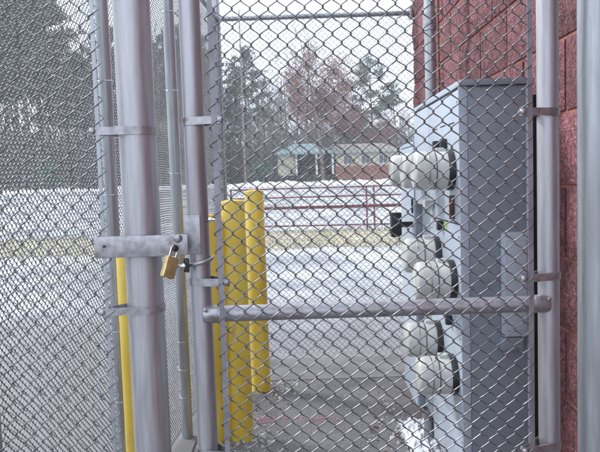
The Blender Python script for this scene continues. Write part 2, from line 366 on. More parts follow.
# gate
gt = thing('chain_link_gate', 'chain-link gate leaf with round pipe frame and one horizontal middle rail', 'gate', (.213, 1.85, 0))
XL, XRt = -.294, .720
post(gt, 'stile', XL, 1.85, .06, H-.08, .0305, PIPE, 30, False)
post(gt, 'stile', XRt, 1.85, .06, H-.08, .0305, PIPE, 30, False)
for z, nm in ((1.174, 'middle_rail'), (H-.10, 'top_rail'), (.09, 'bottom_rail')):
    yy = 1.832 if nm == 'middle_rail' else 1.85
    MB().lathe((XL+.012 if nm == 'middle_rail' else XL, yy, z), (1, 0, 0), [(0, .0235), (XRt-XL-(.024 if nm == 'middle_rail' else 0), .0235)], 28).build(nm, PIPE, gt, 40)
for x, s in ((XL+.020, -1), (XRt-.020, 1)):
    e = MB().lathe((x-s*.030, 1.832, 1.174), (s, 0, 0), [(0, .0262), (.034, .0262), (.042, .0235), (.046, .014), (.047, .004)], 24)
    e = e.build('rail_end_cup', FIT, gt, 40)
    MB().lathe((x+s*.004, 1.8045, 1.174+.018), (0, -1, 0), [(0, .006), (.003, .006), (.005, .003)], 8).build('bolt', FIT, e, 40)
fabric(gt, (-.2405, 1.794, 0), (1, 0), .903, .07, H-.09, WIRE, 6, seed=2, rad=.0019)
for x in (-.2290, .6490): MB().box(x-.007, 1.7926, .08, x+.007, 1.7954, H-.12).build('tension_bar', BARM, gt)
for z in (.30, .765, 1.270, 1.728, 2.23, 2.68): band(gt, XL, .0305, -.212, 1.799, z)
for z in (.30, .752, 1.254, 1.722, 2.23, 2.68): band(gt, XRt, .0305, .629, 1.799, z)
kp = MB().box(-.330, 1.8095, 1.352, -.283, 1.8185, 1.464, .003).build('keeper_plate', FIT, gt, 35)
MB().tube([(-.290, 1.845, 1.447), (-.243, 1.845, 1.447)], .0042, 10).build('keeper_bolt', STEEL, kp, 40)
MB().lathe((-.2625, 1.845, 1.447), (1, 0, 0), [(0, .0085), (.007, .0085)], 6).build('nut', STEEL, kp)
pts = [(-.342, 1.79, 1.318)]
for i in range(13):
    t = R(215+i*13); pts.append((XL+.037*math.cos(t), 1.85+.040*math.sin(t), 1.318+.020*i/12))
MB().tube(pts, .0055, 10).build('latch_rod', FIT, gt, 50)
MB().box(-.333, 1.798, 1.302, -.318, 1.813, 1.342, .003).build('rod_bracket', BLK, gt, 35)
MB().tube([(-.352, 1.786, 1.322), (-.325, 1.786, 1.322)], .0045, 8).build('latch_pin', STEEL, gt, 40)
MB().lathe((-.333, 1.786, 1.322), (1, 0, 0), [(0, .009), (.006, .009)], 6).build('nut', STEEL, gt)
settle(gt)

# right gate post with hinge pins hidden outside the frame
gp = thing('gate_post', 'thick grey pipe gate post at right edge of picture, beside the red wall', 'post', (.861, 1.85, 0))
post(gp, 'pipe', .861, 1.85, -.02, H+.12, .053, PIPE2, 36)
for z in (.45, 2.45):
    hb = MB().sweep(belt((.861, 1.85), .0535, (.775, 1.85), .012), True, 0, z-.02, z+.02, .005).build('hinge', FIT, gp, 40)
    MB().tube([(.775, 1.85, z-.05), (.775, 1.85, z+.05)], .009, 10).build('pin', FIT, hb, 40)
settle(gp)

# padlock
pl = thing('padlock', 'scuffed brass padlock with closed steel shackle hanging from the gate latch', 'padlock', (-.352, 1.772, 1.368))
pb = MB().box(-.0195, -.0095, -.078, .0195, .0095, -.018, .004).build('body', BRASS, pl, 40)
pts = [(-.011, 0, -.020), (-.011, 0, .004)]+[(-.011*math.cos(R(a)), 0, .004+.011*math.sin(R(a))) for a in range(20, 161, 20)]+[(.011, 0, .004), (.011, 0, -.020)]
MB().tube(pts, .0036, 8).build('shackle', STEEL, pl, 50)
for i in range(4): MB().box(-.0145, -.0102, -.074+i*.0055, .0145, -.0094, -.0720+i*.0055, 0).build('ridge', BRASS, pb)
MB().lathe((0, 0, -.0778), (0, 0, -1), [(0, .0065), (.0015, .0065)], 12).build('keyway', STEEL, pb)
MB().lathe((-.002, -.002, .006), (.2, -1, 0), [(0, .009), (.006, .008), (.009, .004)], 10).build('rubber_bumper', BLK, pl, 40)
pl.rotation_euler = (0, R(22), R(48))

# side fence, running away on the left
def sx(y): return -.76+.07*(y-3.9)
sf = thing('chain_link_fence', 'chain-link side fence receding on the left between thick post and yellow bollards', 'fence', (-.76, 3.9, 0))
ln = math.hypot(5.5-1.87, .07*(5.5-1.87)); uu = (sx(1.87)-sx(5.5), 1.87-5.5)
fabric(sf, (sx(5.50)-.004, 5.50, 0), uu, ln, .05, H, WIRE2, 3, seed=3, rad=.0017, wob=.008, pitch=.0270, fine=True, t=.0022)
post(sf, 'line_post', -.806, 2.75, -.02, H+.02, .029, PIPE2, 24)
post(sf, 'line_post', -.722, 3.78, -.02, H+.02, .0335, PIPE2, 24)
MB().tube([(sx(1.87)+.030, 1.87, H), (sx(5.5)+.01, 5.5, H)], .021, 14).build('top_rail', PIPE2, sf, 40)
MB().box(sx(5.47)-.003, 5.455, .05, sx(5.47)+.000, 5.470, H).build('tension_bar', PIPE2, sf)
for x, y, rr, zs in ((-.806, 2.75, .029, (2.0, 1.52, .93, .62, 2.4)), (-.722, 3.78, .0335, (2.10, 1.62, 1.16, .62, .45, .28, 2.55))):
    for z in zs: tie(sf, x, y, z, rr, sx(y)-.003, y+.03)
settle(sf)

# back fence
bf = thing('chain_link_fence', 'back chain-link fence behind the bollards, its thin top rail running to the red wall', 'fence', (.18, 5.5, 0))
fabric(bf, (-.632, 5.47, 0), (1, 0), 1.63, .052, H, WIRE2, 4, seed=4, rad=.0017, wob=.006, fine=True)
post(bf, 'corner_post', -.655, 5.52, -.02, H+.30, .036, PIPE2, 24)
MB().tube([(-.655, 5.5, H), (.985, 5.5, H)], .0215, 14).build('top_rail', PIPE2, bf, 40)
MB().box(-.626, 5.4686, .06, -.612, 5.4714, H).build('tension_bar', PIPE2, bf)
MB().box(.975, 5.46, H-.05, 1.004, 5.54, H+.05, .006).build('rail_bracket', FIT, bf, 40)
for z in (.3, .75, 1.2, 1.65, 2.1, 2.55):
    MB().sweep(belt((-.655, 5.52), .0365, (-.603, 5.476), .004), True, 0, z-.011, z+.011, .003).build('tension_band', FIT, bf, 40)
for i in range(4):
    x = -.35+.38*i; MB().tube([(x, 5.5+.0245*math.cos(R(t)), H+.0245*math.sin(R(t))) for t in range(0, 361, 30)], .0018, 5).build('tie_wire', FIT, bf, 60)
settle(bf)

# ---------------------------------------------------------------- bollards
def bollard(x, y, h, label, seed):
    rr = .0705; rs = random.Random(seed)
    t = thing('bollard', label, 'bollard', (x, y, 0), 'yellow bollards along the fence')
    prof = [(0, rr), (h-.030, rr)]
    MB().lathe((0, 0, -.02), (0, 0, 1), [(0, rr), (.2, rr), (h*.5, rr), (h-.005, rr), (h+.002, rr-.004)], 32).build('pipe', YEL, t, 50)
    MB().lathe((0, 0, h-.0205), (0, 0, 1), [(0, rr-.008), (.004, rr-.010), (.010, rr*.55), (.013, rr*.1)], 32).build('domed_cap', YEL, t, 50)
    # rough concrete collar at the base
    b = MB(); n = 22; vs = [(0, 0, .020)]
    for k in range(n):
        a = 2*math.pi*k/n; q = rr+.018+.02*rs.random(); vs.append((rr*1.0*math.cos(a), rr*math.sin(a), .020)); vs.append((q*math.cos(a), q*math.sin(a), .014))
    b.add(vs, [f for k in range(n) for f in ((1+2*k, 2+2*k, 2+2*((k+1) % n), 1+2*((k+1) % n)),)]); b.build('concrete_collar', CONC, t, 50)
    return t
bollard(-.326, 4.64, 1.506, 'yellow bollard at the right end of the row, standing farthest back and tallest', 1)
bollard(-.390, 3.76, 1.463, 'yellow bollard in front, nearest the middle of the gate, partly covering the rearmost one', 2)
bollard(-.548, 3.73, 1.385, 'shorter yellow bollard squeezed between the gate stile and its taller neighbour', 3)
bollard(-.712, 2.70, 1.30, 'low yellow bollard at left, mostly hidden behind the thick gate post', 4)

# ---------------------------------------------------------------- block building on the right
bw = thing('brick_building', 'maroon split-face block building wall running back on the right', 'building', (1.0, 2.2, 0))
WX = 1.005; CH = .277; BL = .44; ZB = .114-CH
protos = []
for s in range(8):
    rs = random.Random(100+s); nx, nz_ = 7, 4; bL, bH = BL-.015, CH-.015; b = MB(); vs = []
    for j in range(nz_+1):
        for i in range(nx+1):
            ed = i in (0, nx) or j in (0, nz_)
            d = 0 if ed else -(.007+.011*rs.random())
            vs.append((d, -bL/2+bL*i/nx, bH*j/nz_))
    n = (nx+1)*(nz_+1); b.add(vs, [(j*(nx+1)+i, j*(nx+1)+i+1, (j+1)*(nx+1)+i+1, (j+1)*(nx+1)+i) for j in range(nz_) for i in range(nx)])
    b.add([(0, -bL/2, 0), (0, bL/2, 0), (0, bL/2, bH), (0, -bL/2, bH), (.012, -bL/2, 0), (.012, bL/2, 0), (.012, bL/2, bH), (.012, -bL/2, bH)], [(0, 1, 5, 4), (1, 2, 6, 5), (2, 3, 7, 6), (3, 0, 4, 7)])
    me = bpy.data.meshes.new('block'); me.from_pydata(b.v, [], b.f); me.materials.append(BLOCK); protos.append(me)
rb = random.Random(5)
for c in range(14):
    z = ZB+CH*c+.0075; off = 0 if c % 2 else BL/2
    y = 5.5-off
    while y > -1.0:
        y0 = max(y-BL, -1.0); full = (y-y0) > BL*.9 and y <= 5.5
        o = bpy.data.objects.new('block', rb.choice(protos)); COL.objects.link(o); o.parent = bw
        yc = (y+y0)/2; o.location = (WX+rb.uniform(0, .003)-1.0, yc-2.2, z); o.scale = (1, (y-y0-.015)/(BL-.015), 1); y = y0
    if off:
        o = bpy.data.objects.new('block', protos[0]); COL.objects.link(o); o.parent = bw; o.location = (WX-1.0, 5.5-off/2-2.2, z); o.scale = (1, (off-.015)/(BL-.015), 1)
# the half block at each staggered end was added above; remove the overhang of full blocks
WT = ZB+CH*14
k = MB().box(WX+.008, -1.0, -.2, 8, 5.498, WT-.002).build('mortar_core', MORT, bw); k.location = (-1.0, -2.2, 0)
k = MB().box(WX-.03, -1.03, WT, 8.03, 5.53, WT+.14, .01).build('coping', CONC, bw); k.location = (-1.0, -2.2, 0)

# ---------------------------------------------------------------- electrical cabinet
cb = thing('electrical_cabinet', 'tall grey steel electric meter cabinet mounted along the red wall', 'electrical cabinet', (.645, 2.55, 0))
FX, BX, Y0, Y1, Z0, Z1 = .645, .925, 2.55, 4.03, .24, 1.926
def loc0(o): return o
# carcass, front is the face towards -x
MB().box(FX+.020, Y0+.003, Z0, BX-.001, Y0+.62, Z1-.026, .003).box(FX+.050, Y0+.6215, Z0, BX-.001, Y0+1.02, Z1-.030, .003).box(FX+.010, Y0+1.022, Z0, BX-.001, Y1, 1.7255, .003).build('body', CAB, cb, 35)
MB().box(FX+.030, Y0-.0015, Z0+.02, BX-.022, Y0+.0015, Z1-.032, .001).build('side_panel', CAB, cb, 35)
MB().box(FX+.003, Y0-.012, Z1-.024, BX+.010, Y0+1.02, Z1, .003).box(FX+.003, Y0+1.0205, 1.726, BX+.010, Y1+.01, 1.75, .003).build('lid', CAB, cb, 35)
MB().box(FX-.003, Y0-.010, Z1-.0235, FX+.0025, Y0+1.02, Z1-.001, .001).box(FX-.003, Y0+1.0205, 1.7265, FX+.0025, Y1+.008, 1.749, .001).build('lid_lit_edge', CAB_LIT, cb, 35)  # thin strip puts the lit front tone on the lid's front edge
MB().box(BX-.0205, Y0-.004, Z0, BX+.002, Y0+.0025, Z1-.025, .001).build('rear_flange', CAB_LIT, cb, 35)
# wall brackets
for z in (.5, 1.2, 1.8): MB().box(BX+.0025, Y0+.03, z, BX+.011, Y1-.1, z+.04, .002).build('strut_channel', CABD, cb, 35)
MB().box(BX+.012, Y0+.05, Z0+.02, WX-.003, Y0+.95, Z1-.06).build('gap_shade', BLK, cb)  # black box added to stand for the shade between cabinet and wall
# doors of the near meter stack
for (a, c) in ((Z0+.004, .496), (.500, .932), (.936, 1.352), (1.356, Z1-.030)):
    d = MB().box(FX, Y0+.004, a, FX+.0195, Y0+.612, c-.003, .003).build('meter_door', CAB_LIT, cb, 35)
    for y in (Y0+.04, Y0+.57): MB().lathe((FX-.0002, y, c-.05), (-1, 0, 0), [(0, .006), (.003, .004)], 8).build('screw', CABD, d, 40)
MB().box(FX-.006, Y0-.004, Z0+.002, FX+.028, Y0+.0035, Z1-.0255, .001).build('front_flange', CAB_LIT, cb, 35)
# raceway between, set back, with a cover of its own; then the pull section
MB().box(FX+.036, Y0+.64, Z0+.02, FX+.0495, Y0+1.0, 1.40, .003).build('raceway_cover', CAB, cb, 35)
MB().box(FX+.002, Y0+.625, 1.405, FX+.0495, Y0+1.016, Z1-.030, .003).build('raceway_head', CAB_LIT, cb, 35)
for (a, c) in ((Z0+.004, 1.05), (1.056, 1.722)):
    d = MB().box(FX-.004, Y0+1.030, a, FX+.0095, Y1-.006, c, .003).build('pull_section_door', CAB_LIT, cb, 35)
    MB().box(FX-.014, Y0+1.05, (a+c)/2-.04, FX-.0045, Y0+1.07, (a+c)/2+.04, .003).build('handle', BLK, d, 35)
# printed lines and a small sticker on the doors
for y, z in ((2.64, 1.765), (2.80, 1.767), (2.97, 1.765)): MB().box(FX-.0008, y, z, FX-.0002, y+.10, z+.006).build('printed_line', PRINT, cb)
MB().box(FX-.0010, 2.800, 1.318, FX-.0002, 2.845, 1.350).build('sticker', GRN, cb)
# switches
for y, z in ((2.79, 1.690), (2.94, 1.690), (2.88, 1.33), (2.74, .93)):
    MB().box(FX-.028, y-.016, z-.022, FX-.0005, y+.016, z+.022, .006).build('breaker_switch', BLK, cb, 40)
MB().box(FX-.020, 2.655, 1.37, FX-.0005, 2.675, 1.47, .004).build('latch_handle', BRN, cb, 40)
MB().box(FX-.045, 3.06, 1.395, FX-.0005, 3.12, 1.44, .008).build('socket_cap', METD, cb, 40)
MB().box(.515, 3.60, 1.215, .575, 3.66, 1.355, .008).box(.575, 3.62, 1.27, .6405, 3.64, 1.30, 0).build('disconnect_lever', BLK, cb, 40)
def meter(y, z, big=1.0):
    q = thing('meter', None, None); q.parent = cb
    R_ = .084*big
    q.location = (FX-.645, y-2.55, z)
    MB().lathe((0, 0, 0), (-1, 0, 0), [(.0002, R_*1.03), (.018, R_*1.03), (.027, R_*.98)], 32).build('socket_ring', BLK, q, 40)
    MB().lathe((-.0272, 0, 0), (-1, 0, 0), [(0, R_*.96), (.047, R_*.96), (.050, R_*.93)], 32).build('collar', METD, q, 40)
    MB().lathe((-.0774, 0, 0), (-1, 0, 0), [(0, R_*.97), (.006, R_*.98), (.056, R_*.975), (.074, R_*.94), (.084, R_*.84), (.089, R_*.6), (.090, R_*.05)], 32).build('cover', MET, q, 50)
    MB().box(-.152, -.045, -.012, -.060, .045, R_*.94, .004).box(-.14, -.03, -R_*.99, -.09, .03, -R_*.9, .003).build('reading_module', METD, q, 40) if False else None
    MB().lathe((-.104, 0, 0), (-1, 0, 0), [(0, R_*.985), (.001, R_*1.0), (.005, R_*1.0), (.006, R_*.985)], 32).build('retaining_band', STEEL, q, 40)
    MB().lathe((-.0765, 0, 0), (-1, 0, 0), [(0, R_*.95), (.0005, R_*.99), (.003, R_*.99), (.0035, R_*.95)], 32).build('dark_ring', BLK, q, 40)  # black ring in the gap between collar and cover
    MB().box(-.070, -.022, R_*.90, -.035, .022, R_*1.10, .004).build('seal_tab', METD, q, 40)
    return q
for y, z in ((2.70, 1.577), (2.985, 1.580), (3.36, 1.585), (2.70, 1.110), (2.985, 1.185), (2.70, .700), (2.985, .785)): meter(y, z)
# rounded cover on the near side panel
hc = MB().box(.795, 2.512, .900, .906, 2.548, 1.322, .016).build('wireway_cover', BOXL, cb, 50)
MB().box(.812, 2.507, .930, .890, 2.5115, 1.290, .004).build('raised_lip', BOXL, hc, 40)
MB().box(.790, 2.520, .845, .880, 2.548, .899, .006).build('cover_stub', CAB, cb, 40)  # block just below the cover, darker than it
for ch in cb.children:
    if ch.name.split('.')[0] != 'meter': ch.location = (-.645, -2.55, 0)
cb.name = 'electrical_cabinet'
# conduits
for zz in (.30, .70, 1.10, 1.50, 1.87):
    for xx in (FX+.045, BX-.035):
        k_ = MB().lathe((xx, Y0-.0018, zz), (0, -1, 0), [(0, .005), (.0025, .0035)], 8).build('screw', CABD, cb, 40); k_.location = (-.645, -2.55, 0)
mc = thing('conduit', 'fat pale conduit pipe rising from cabinet top, level with the wall end', 'conduit', (.803, 3.85, 1.750))
MB().lathe((0, 0, .001), (0, 0, 1), [(0, .033), (1.6, .033)], 24).build('pipe', PIPE2, mc, 40)
MB().lathe((0, 0, .66), (0, 0, 1), [(0, .040), (.10, .040)], 24).build('coupling', FIT, mc, 40)
MB().lathe((0, 0, .002), (0, 0, 1), [(0, .052), (.035, .052), (.05, .040)], 24).build('hub', FIT, mc, 40)
for z in (1.1, 1.45):
    MB().box(.036, -.014, z, .196, .014, z+.03, .002).sweep(belt((0, 0), .0335, (.045, 0), .006), True, 0, z, z+.03, .003).build('strap', FIT, mc, 40)
tag(MB().tube([(.868, 3.92, 1.93), (.870, 3.93, 2.4), (.872, 3.925, 3.0), (.871, 3.93, 3.5)], .0075, 8).build('ground_wire', COPPER, None, 50), 'thin brown ground wire running up beside the fat conduit', 'wire')
c2 = thing('conduit', 'slim pale conduit dropping from cabinet bottom into the white plastic heap', 'conduit', (.70, 3.55, 0))
MB().lathe((0, 0, -.02), (0, 0, 1), [(0, .032), (.259, .032)], 20).build('pipe', PIPE2, c2, 40)
MB().lathe((0, 0, .19), (0, 0, 1), [(0, .040), (.049, .040)], 20).build('coupling', FIT, c2, 40)
c3 = thing('conduit', 'grey conduit under the near end of the cabinet beside the lowest meter', 'conduit', (.76, 2.9, 0))
MB().lathe((0, 0, -.02), (0, 0, 1), [(0, .04), (.259, .04)], 20).build('pipe', PIPE2, c3, 40)
MB().lathe((0, 0, .19), (0, 0, 1), [(0, .048), (.049, .048)], 20).build('coupling', FIT, c3, 40)

# crumpled white plastic at the foot of the cabinet
def crumple(cx, cy, lx, ly, h, seed, n=40):
    vs = []
    for j in range(n+1):
        for i in range(n+1):
            u, v = i/n*2-1, j/n*2-1; e = max(0, 1-(u*u+v*v)**1.0)
            x = cx+lx*u*(1+.25*noise.noise((u*2+seed, v*2, 0))); y = cy+ly*v*(1+.25*noise.noise((u*2, v*2+seed, 5)))
            z = .018+h*(e**.6)*(.35+.9*abs(noise.noise((u*3+seed, v*3, 2)))+.8*abs(noise.noise((u*7+seed, v*7, 4)))+.35*abs(noise.noise((u*16, v*16, seed))))
            x += .02*noise.noise((u*9, v*9, 9+seed)); y += .02*noise.noise((u*9, v*9, 19+seed)); vs.append((x, y, z))
    b = MB(); b.add(vs, [(j*(n+1)+i, j*(n+1)+i+1, (j+1)*(n+1)+i+1, (j+1)*(n+1)+i) for j in range(n) for i in range(n)]); return b
ps = crumple(.70, 3.62, .13, .34, .075, 3).build('plastic_sheet', SHEET)
tag(ps, 'crumpled white plastic sheet heaped on the ground under the meter cabinet', 'plastic sheet')
# small pale stones and crumbs on the floor
rs = random.Random(11); b = MB()
def stone(x, y, s, z=.016):
    vs = []; a0 = rs.random()*6
    for k in range(6): a = a0+k*math.pi/3; q = s*rs.uniform(.7, 1.2); vs.append((x+q*math.cos(a), y+q*math.sin(a), z-.001))
    for k in range(6): a = a0+k*math.pi/3; q = s*rs.uniform(.4, .7); vs.append((x+q*math.cos(a), y+q*math.sin(a), z+s*rs.uniform(.5, .9)))
    b.add(vs, [(k, (k+1) % 6, 6+(k+1) % 6, 6+k) for k in range(6)]+[(6, 7, 8, 9, 10, 11)])
for i in range(280):
    g = rs.random()
    if g < .35: x, y = rs.gauss(-.20, .07), rs.gauss(4.68, .12)
    elif g < .55: x, y = rs.gauss(-.28, .06), rs.gauss(3.75, .1)
    elif g < .8: x, y = rs.gauss(.55, .07), rs.gauss(3.7, .4)
    else: x, y = rs.uniform(-.6, .6), rs.uniform(2.4, 4.8)
    if not (-.62 < x < .98 and y < 4.83): continue
    stone(x, y, rs.choice((.004, .006, .008, .012, .016)))
tag(b.build('stone_crumbs', STONE), 'loose pale stones and crumbs scattered round bollards and cabinet foot', 'stones', kind='stuff')
# dead leaves
b = MB()
for i in range(60):
    if rs.random() < .6: x, y = rs.gauss(-.28, .10), rs.gauss(4.55, .18)
    else: x, y = rs.gauss(.5, .12), rs.gauss(3.6, .5)
    if not (-.62 < x < .62 and y < 4.83): continue
    a = rs.random()*6.28; s = rs.uniform(.012, .028); c, d = math.cos(a)*s, math.sin(a)*s
    b.add([(x-c, y-d, .020), (x+d*.5, y-c*.5, .024+rs.random()*.012), (x+c, y+d, .021), (x-d*.5, y+c*.5, .024+rs.random()*.012)], [(0, 1, 2, 3)])
tag(b.build('dead_leaves', BRN), 'dark dead leaves blown against the bollard feet', 'leaves', kind='stuff')
# faded pink marking paint
for cx, cy, lx, ly in ((-.25, 4.05, .10, .07), (.10, 4.02, .17, .035), (-.10, 4.06, .10, .02)):
    vs = [(cx, cy, .0203)]; n = 20
    for k in range(n):
        a = 2*math.pi*k/n; q = rs.uniform(.75, 1.1); vs.append((cx+lx*q*math.cos(a), cy+ly*q*math.sin(a), .0203))
    b = MB(); b.add(vs, [(0, 1+k, 1+(k+1) % n) for k in range(n)]); tag(b.build('paint_mark', PINK), kind='structure')

# ---------------------------------------------------------------- red rail fence across the lot
rf = thing('rail_fence', 'low dark red pipe rail fence standing in dry grass beyond the paving', 'fence', (0, 19.0, 0))
ry = lambda x: 19.45-.41*x*.35
def rail(z, rr, x0=-2.1, x1=13): MB().tube([(x0, ry(x0)-19, z), (x1, ry(x1)-19, z)], rr, 8).build('rail', REDP, rf, 60)
for z, rr in ((1.33, .022), (1.06, .024), (.765, .028), (.715, .022), (.19, .024)): rail(z, rr)
for x in [-2.1, 2.02, 2.24, 4.4, 7, 10, 13]:
    MB().tube([(x, ry(x)-19+.03, -.05), (x, ry(x)-19+.03, 1.36)], .028, 8).build('post', REDP, rf, 60)

# ---------------------------------------------------------------- low bank of ploughed snow along the far edge of the lot
b = MB(); vs = []; NX, NY = 420, 9
for i in range(NX+1):
    x = -46+70*i/NX
    hh = .22+.40*noise.noise((x*.35, 0, 1))+.30*abs(noise.noise((x*1.3, 2, 1)))
    for k in range(NY+1):
        t = k/NY; y = 63+.8*noise.noise((x*.3, 5, 0))+4.2*t
        vs.append((x, y, gz(y)-.02+max(0, math.sin(math.pi*t))**.7*(hh+.28*noise.noise((x*2.2, t*5, 3))+.12*noise.noise((x*6, t*9, 8)))))
b.add(vs, [(i*(NY+1)+k, (i+1)*(NY+1)+k, (i+1)*(NY+1)+k+1, i*(NY+1)+k+1) for i in range(NX) for k in range(NY)])
SNOW = mat('old_snow', (.60, .61, .64), (.78, .79, .82), 1.2, .8, 0, .5, 4, c3=(.45, .42, .38), c3scale=2.0, c3lo=.58, c3hi=.72)
tag(b.build('snow_bank', SNOW, smooth=60), 'low lumpy bank of old white snow along the far edge of the lot', 'snow', kind='stuff')

# ---------------------------------------------------------------- far buildings
def house():
    y = 84; g = gz(y)
    g += .8; t = thing('house', 'low cream building with teal metal roof, brick base and dark open carport', 'house', (3.5, y, g))
    b = MB(); b.add([(-6.4, -5, 2.75), (1.0, -5, 2.75), (1.0, 5, 2.75), (-6.4, 5, 2.75), (-4.0, 0, 4.1), (-1.4, 0, 4.1), (-6.4, -5, 2.55), (1.0, -5, 2.55), (1.0, 5, 2.55), (-6.4, 5, 2.55)],
        [(0, 1, 5, 4), (1, 2, 5), (2, 3, 4, 5), (3, 0, 4), (0, 6, 7, 1), (1, 7, 8, 2), (2, 8, 9, 3), (3, 9, 6, 0), (6, 9, 8, 7)])
    rfo = b.build('roof', TEAL, t)
    for i in range(12):
        x = -6.1+i*.61; tx = max(min(x, -1.4), -4.0)
        MB().tube([(x, -4.98, 2.77), (tx, -.05, 4.10)], .03, 4).build('standing_seam', TEAL, rfo)
    b = MB(); b.add([(1.02, -4.7, 2.62), (9.6, -4.7, 2.62), (9.6, 4.7, 2.62), (1.02, 4.7, 2.62), (1.02, 0, 3.9), (7.6, 0, 3.9)], [(0, 1, 5, 4), (1, 2, 5), (2, 3, 4, 5), (3, 0, 4), (0, 3, 2, 1)])
    r2 = b.build('roof', BARK, t); tag(r2, 'weathered grey brown shingle roof')
    MB().box(1.03, -4.76, 2.50, 9.65, -4.70, 2.66).build('fascia', TEAL, t)
    MB().box(1.2, -4.2, .95, 9.0, 4.2, 2.55).build('wall', CREAM, t)
    MB().box(1.15, -4.25, -.9, 9.05, 4.25, .95).build('brick_base', RBRICK, t)
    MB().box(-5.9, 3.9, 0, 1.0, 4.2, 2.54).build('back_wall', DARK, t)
    MB().box(-6.0, -4.2, 0, -3.9, 3.8, 2.54).build('wing_wall', CREAM, t)
    for x in (-3.7, -1.2, .8): MB().box(x-.12, -4.6, 0, x+.12, -4.36, 2.55).build('carport_post', WHITE, t)
    for x in (2.2, 4.4, 6.6):
        w_ = MB().box(x-.08, -4.27, 1.15, x+1.08, -4.205, 2.25).build('window', WHITE, t)
        MB().box(x, -4.285, 1.22, x+.48, -4.272, 2.18).build('pane', GLASS, w_); MB().box(x+.53, -4.285, 1.22, x+1.0, -4.272, 2.18).build('pane', GLASS, w_)
    d = MB().box(8.0, -4.27, 0.1, 8.8, -4.205, 2.2).build('door', WHITE, t)
house()
def house2():
    y = 104; g = gz(y)
    t = thing('house', 'pale two-storey building with teal eaves among the trees above the low roof', 'house', (10.2, y, g))
    MB().box(-3.6, -4, 0, 5.2, 4, 7.6).build('wall', PBLUE, t)
    b = MB(); b.add([(-4.1, -4.5, 7.6), (5.7, -4.5, 7.6), (5.7, 4.5, 7.6), (-4.1, 4.5, 7.6), (-1.6, 0, 9.8), (3.2, 0, 9.8)], [(0, 1, 5, 4), (1, 2, 5), (2, 3, 4, 5), (3, 0, 4), (0, 3, 2, 1)])
    b.build('roof', PBLUE, t)
    MB().box(-4.15, -4.56, 7.35, 5.75, -4.50, 7.62).build('fascia', TEAL, t)
    for z in (1.2, 4.4):
        for x in (-2.6, -.2, 2.2):
            w_ = MB().box(x-.08, -4.06, z-.08, x+1.28, -4.003, z+1.68).build('window', WHITE, t)
            MB().box(x, -4.075, z, x+1.2, -4.062, z+1.6).build('pane', GLASS, w_)
house2()

# ---------------------------------------------------------------- trees
def branches(seed, height, spread, levels=5, start=.25, kids=(3, 5), trunk_r=.2, upw=.35, maxseg=3800, kink=.18):
    """Returns segments (a, b, ra, rb) of a bare tree."""
    rr = random.Random(seed); segs = []; tips = []
    def grow(p0, d, length, rad, lv):
        n = 5 if lv == 0 else 3; p_ = p0; r0 = rad; pts = [(p_, r0)]
        for i in range(n):
            d = (d+Vector((rr.gauss(0, kink), rr.gauss(0, kink), rr.gauss(0, kink*.6)+.06*lv*upw))*.6*(0.35 if lv == 0 else 1)).normalized()
            q = p_+d*length/n; r1 = max(.006, rad*(1-(i+1)/n*(.75 if lv == 0 else .7)))
            segs.append((p_, q, r0, r1, lv)); p_ = q; r0 = r1; pts.append((q, r1, d.copy()))
        if lv >= levels or len(segs) > maxseg: tips.append(p_); return
        k = rr.randint(*kids)+(5 if lv == 0 else 0)
        for j in range(k):
            t = (start if lv == 0 else .25)+(1-(start if lv == 0 else .25))*((j+rr.random())/k)
            idx = t*n; i = min(int(idx), n-1); a = pts[i][0]; c = pts[i+1][0]; q = a.lerp(c, idx-i); rd = pts[i][1]
            ax = (c-a).normalized(); az = rr.random()*6.283
            side = ax.orthogonal().normalized(); side.rotate(Matrix.Rotation(az, 3, ax))
            an = rr.uniform(.45, 1.0)*spread; nd = (ax*math.cos(an)+side*math.sin(an)+Vector((0, 0, upw*.5))).normalized()
            ll = length*rr.uniform(.38, .6)*(1-.35*t if lv == 0 else 1)
            grow(q, nd, ll, rd*rr.uniform(.4, .6), lv+1)
        tips.append(p_)
    grow(Vector((0, 0, -.3)), Vector((0, 0, 1)), height*.85, trunk_r, 0)
    return segs, tips
def seg_mesh(name, segs, m, parent, n=3):
    if not segs: return None
    A = np.array([s[0] for s in segs]); B = np.array([s[1] for s in segs]); ra = np.array([s[2] for s in segs]); rb_ = np.array([s[3] for s in segs])
    d = B-A; d /= np.linalg.norm(d, axis=1)[:, None]; ref = np.where(np.abs(d[:, 2:3]) < .8, [[0, 0, 1.]], [[1., 0, 0]])
    a = np.cross(d, ref); a /= np.linalg.norm(a, axis=1)[:, None]; b_ = np.cross(a, d); t = np.arange(n)*2*np.pi/n
    off = a[:, None, :]*np.cos(t)[None, :, None]+b_[:, None, :]*np.sin(t)[None, :, None]
    V = np.concatenate([A[:, None, :]+off*ra[:, None, None], B[:, None, :]+off*rb_[:, None, None]], 1).reshape(-1, 3)
    k = np.arange(n); k2 = (k+1) % n; fq = np.stack([k, k2, n+k2, n+k], -1); Fq = (np.arange(len(segs))[:, None, None]*2*n+fq[None]).reshape(-1, 4)
    return npmesh(name, V, Fq, m, parent, smooth=True)
def leaf_mesh(name, pts, size, m, parent, seed, jit):
    rs = np.random.RandomState(seed); C = np.array(pts)+rs.normal(0, jit, (len(pts), 3)); n = len(C)
    a = rs.normal(size=(n, 3)); a /= np.linalg.norm(a, axis=1)[:, None]; c = np.cross(a, rs.normal(size=(n, 3))); c /= np.linalg.norm(c, axis=1)[:, None]
    s = size*rs.uniform(.6, 1.4, (n, 1)); V = np.stack([C-a*s, C-c*s*.5, C+a*s, C+c*s*.5], 1).reshape(-1, 3)
    return npmesh(name, V, np.arange(4*n).reshape(-1, 4), m, parent, smooth=False)
proto = {}
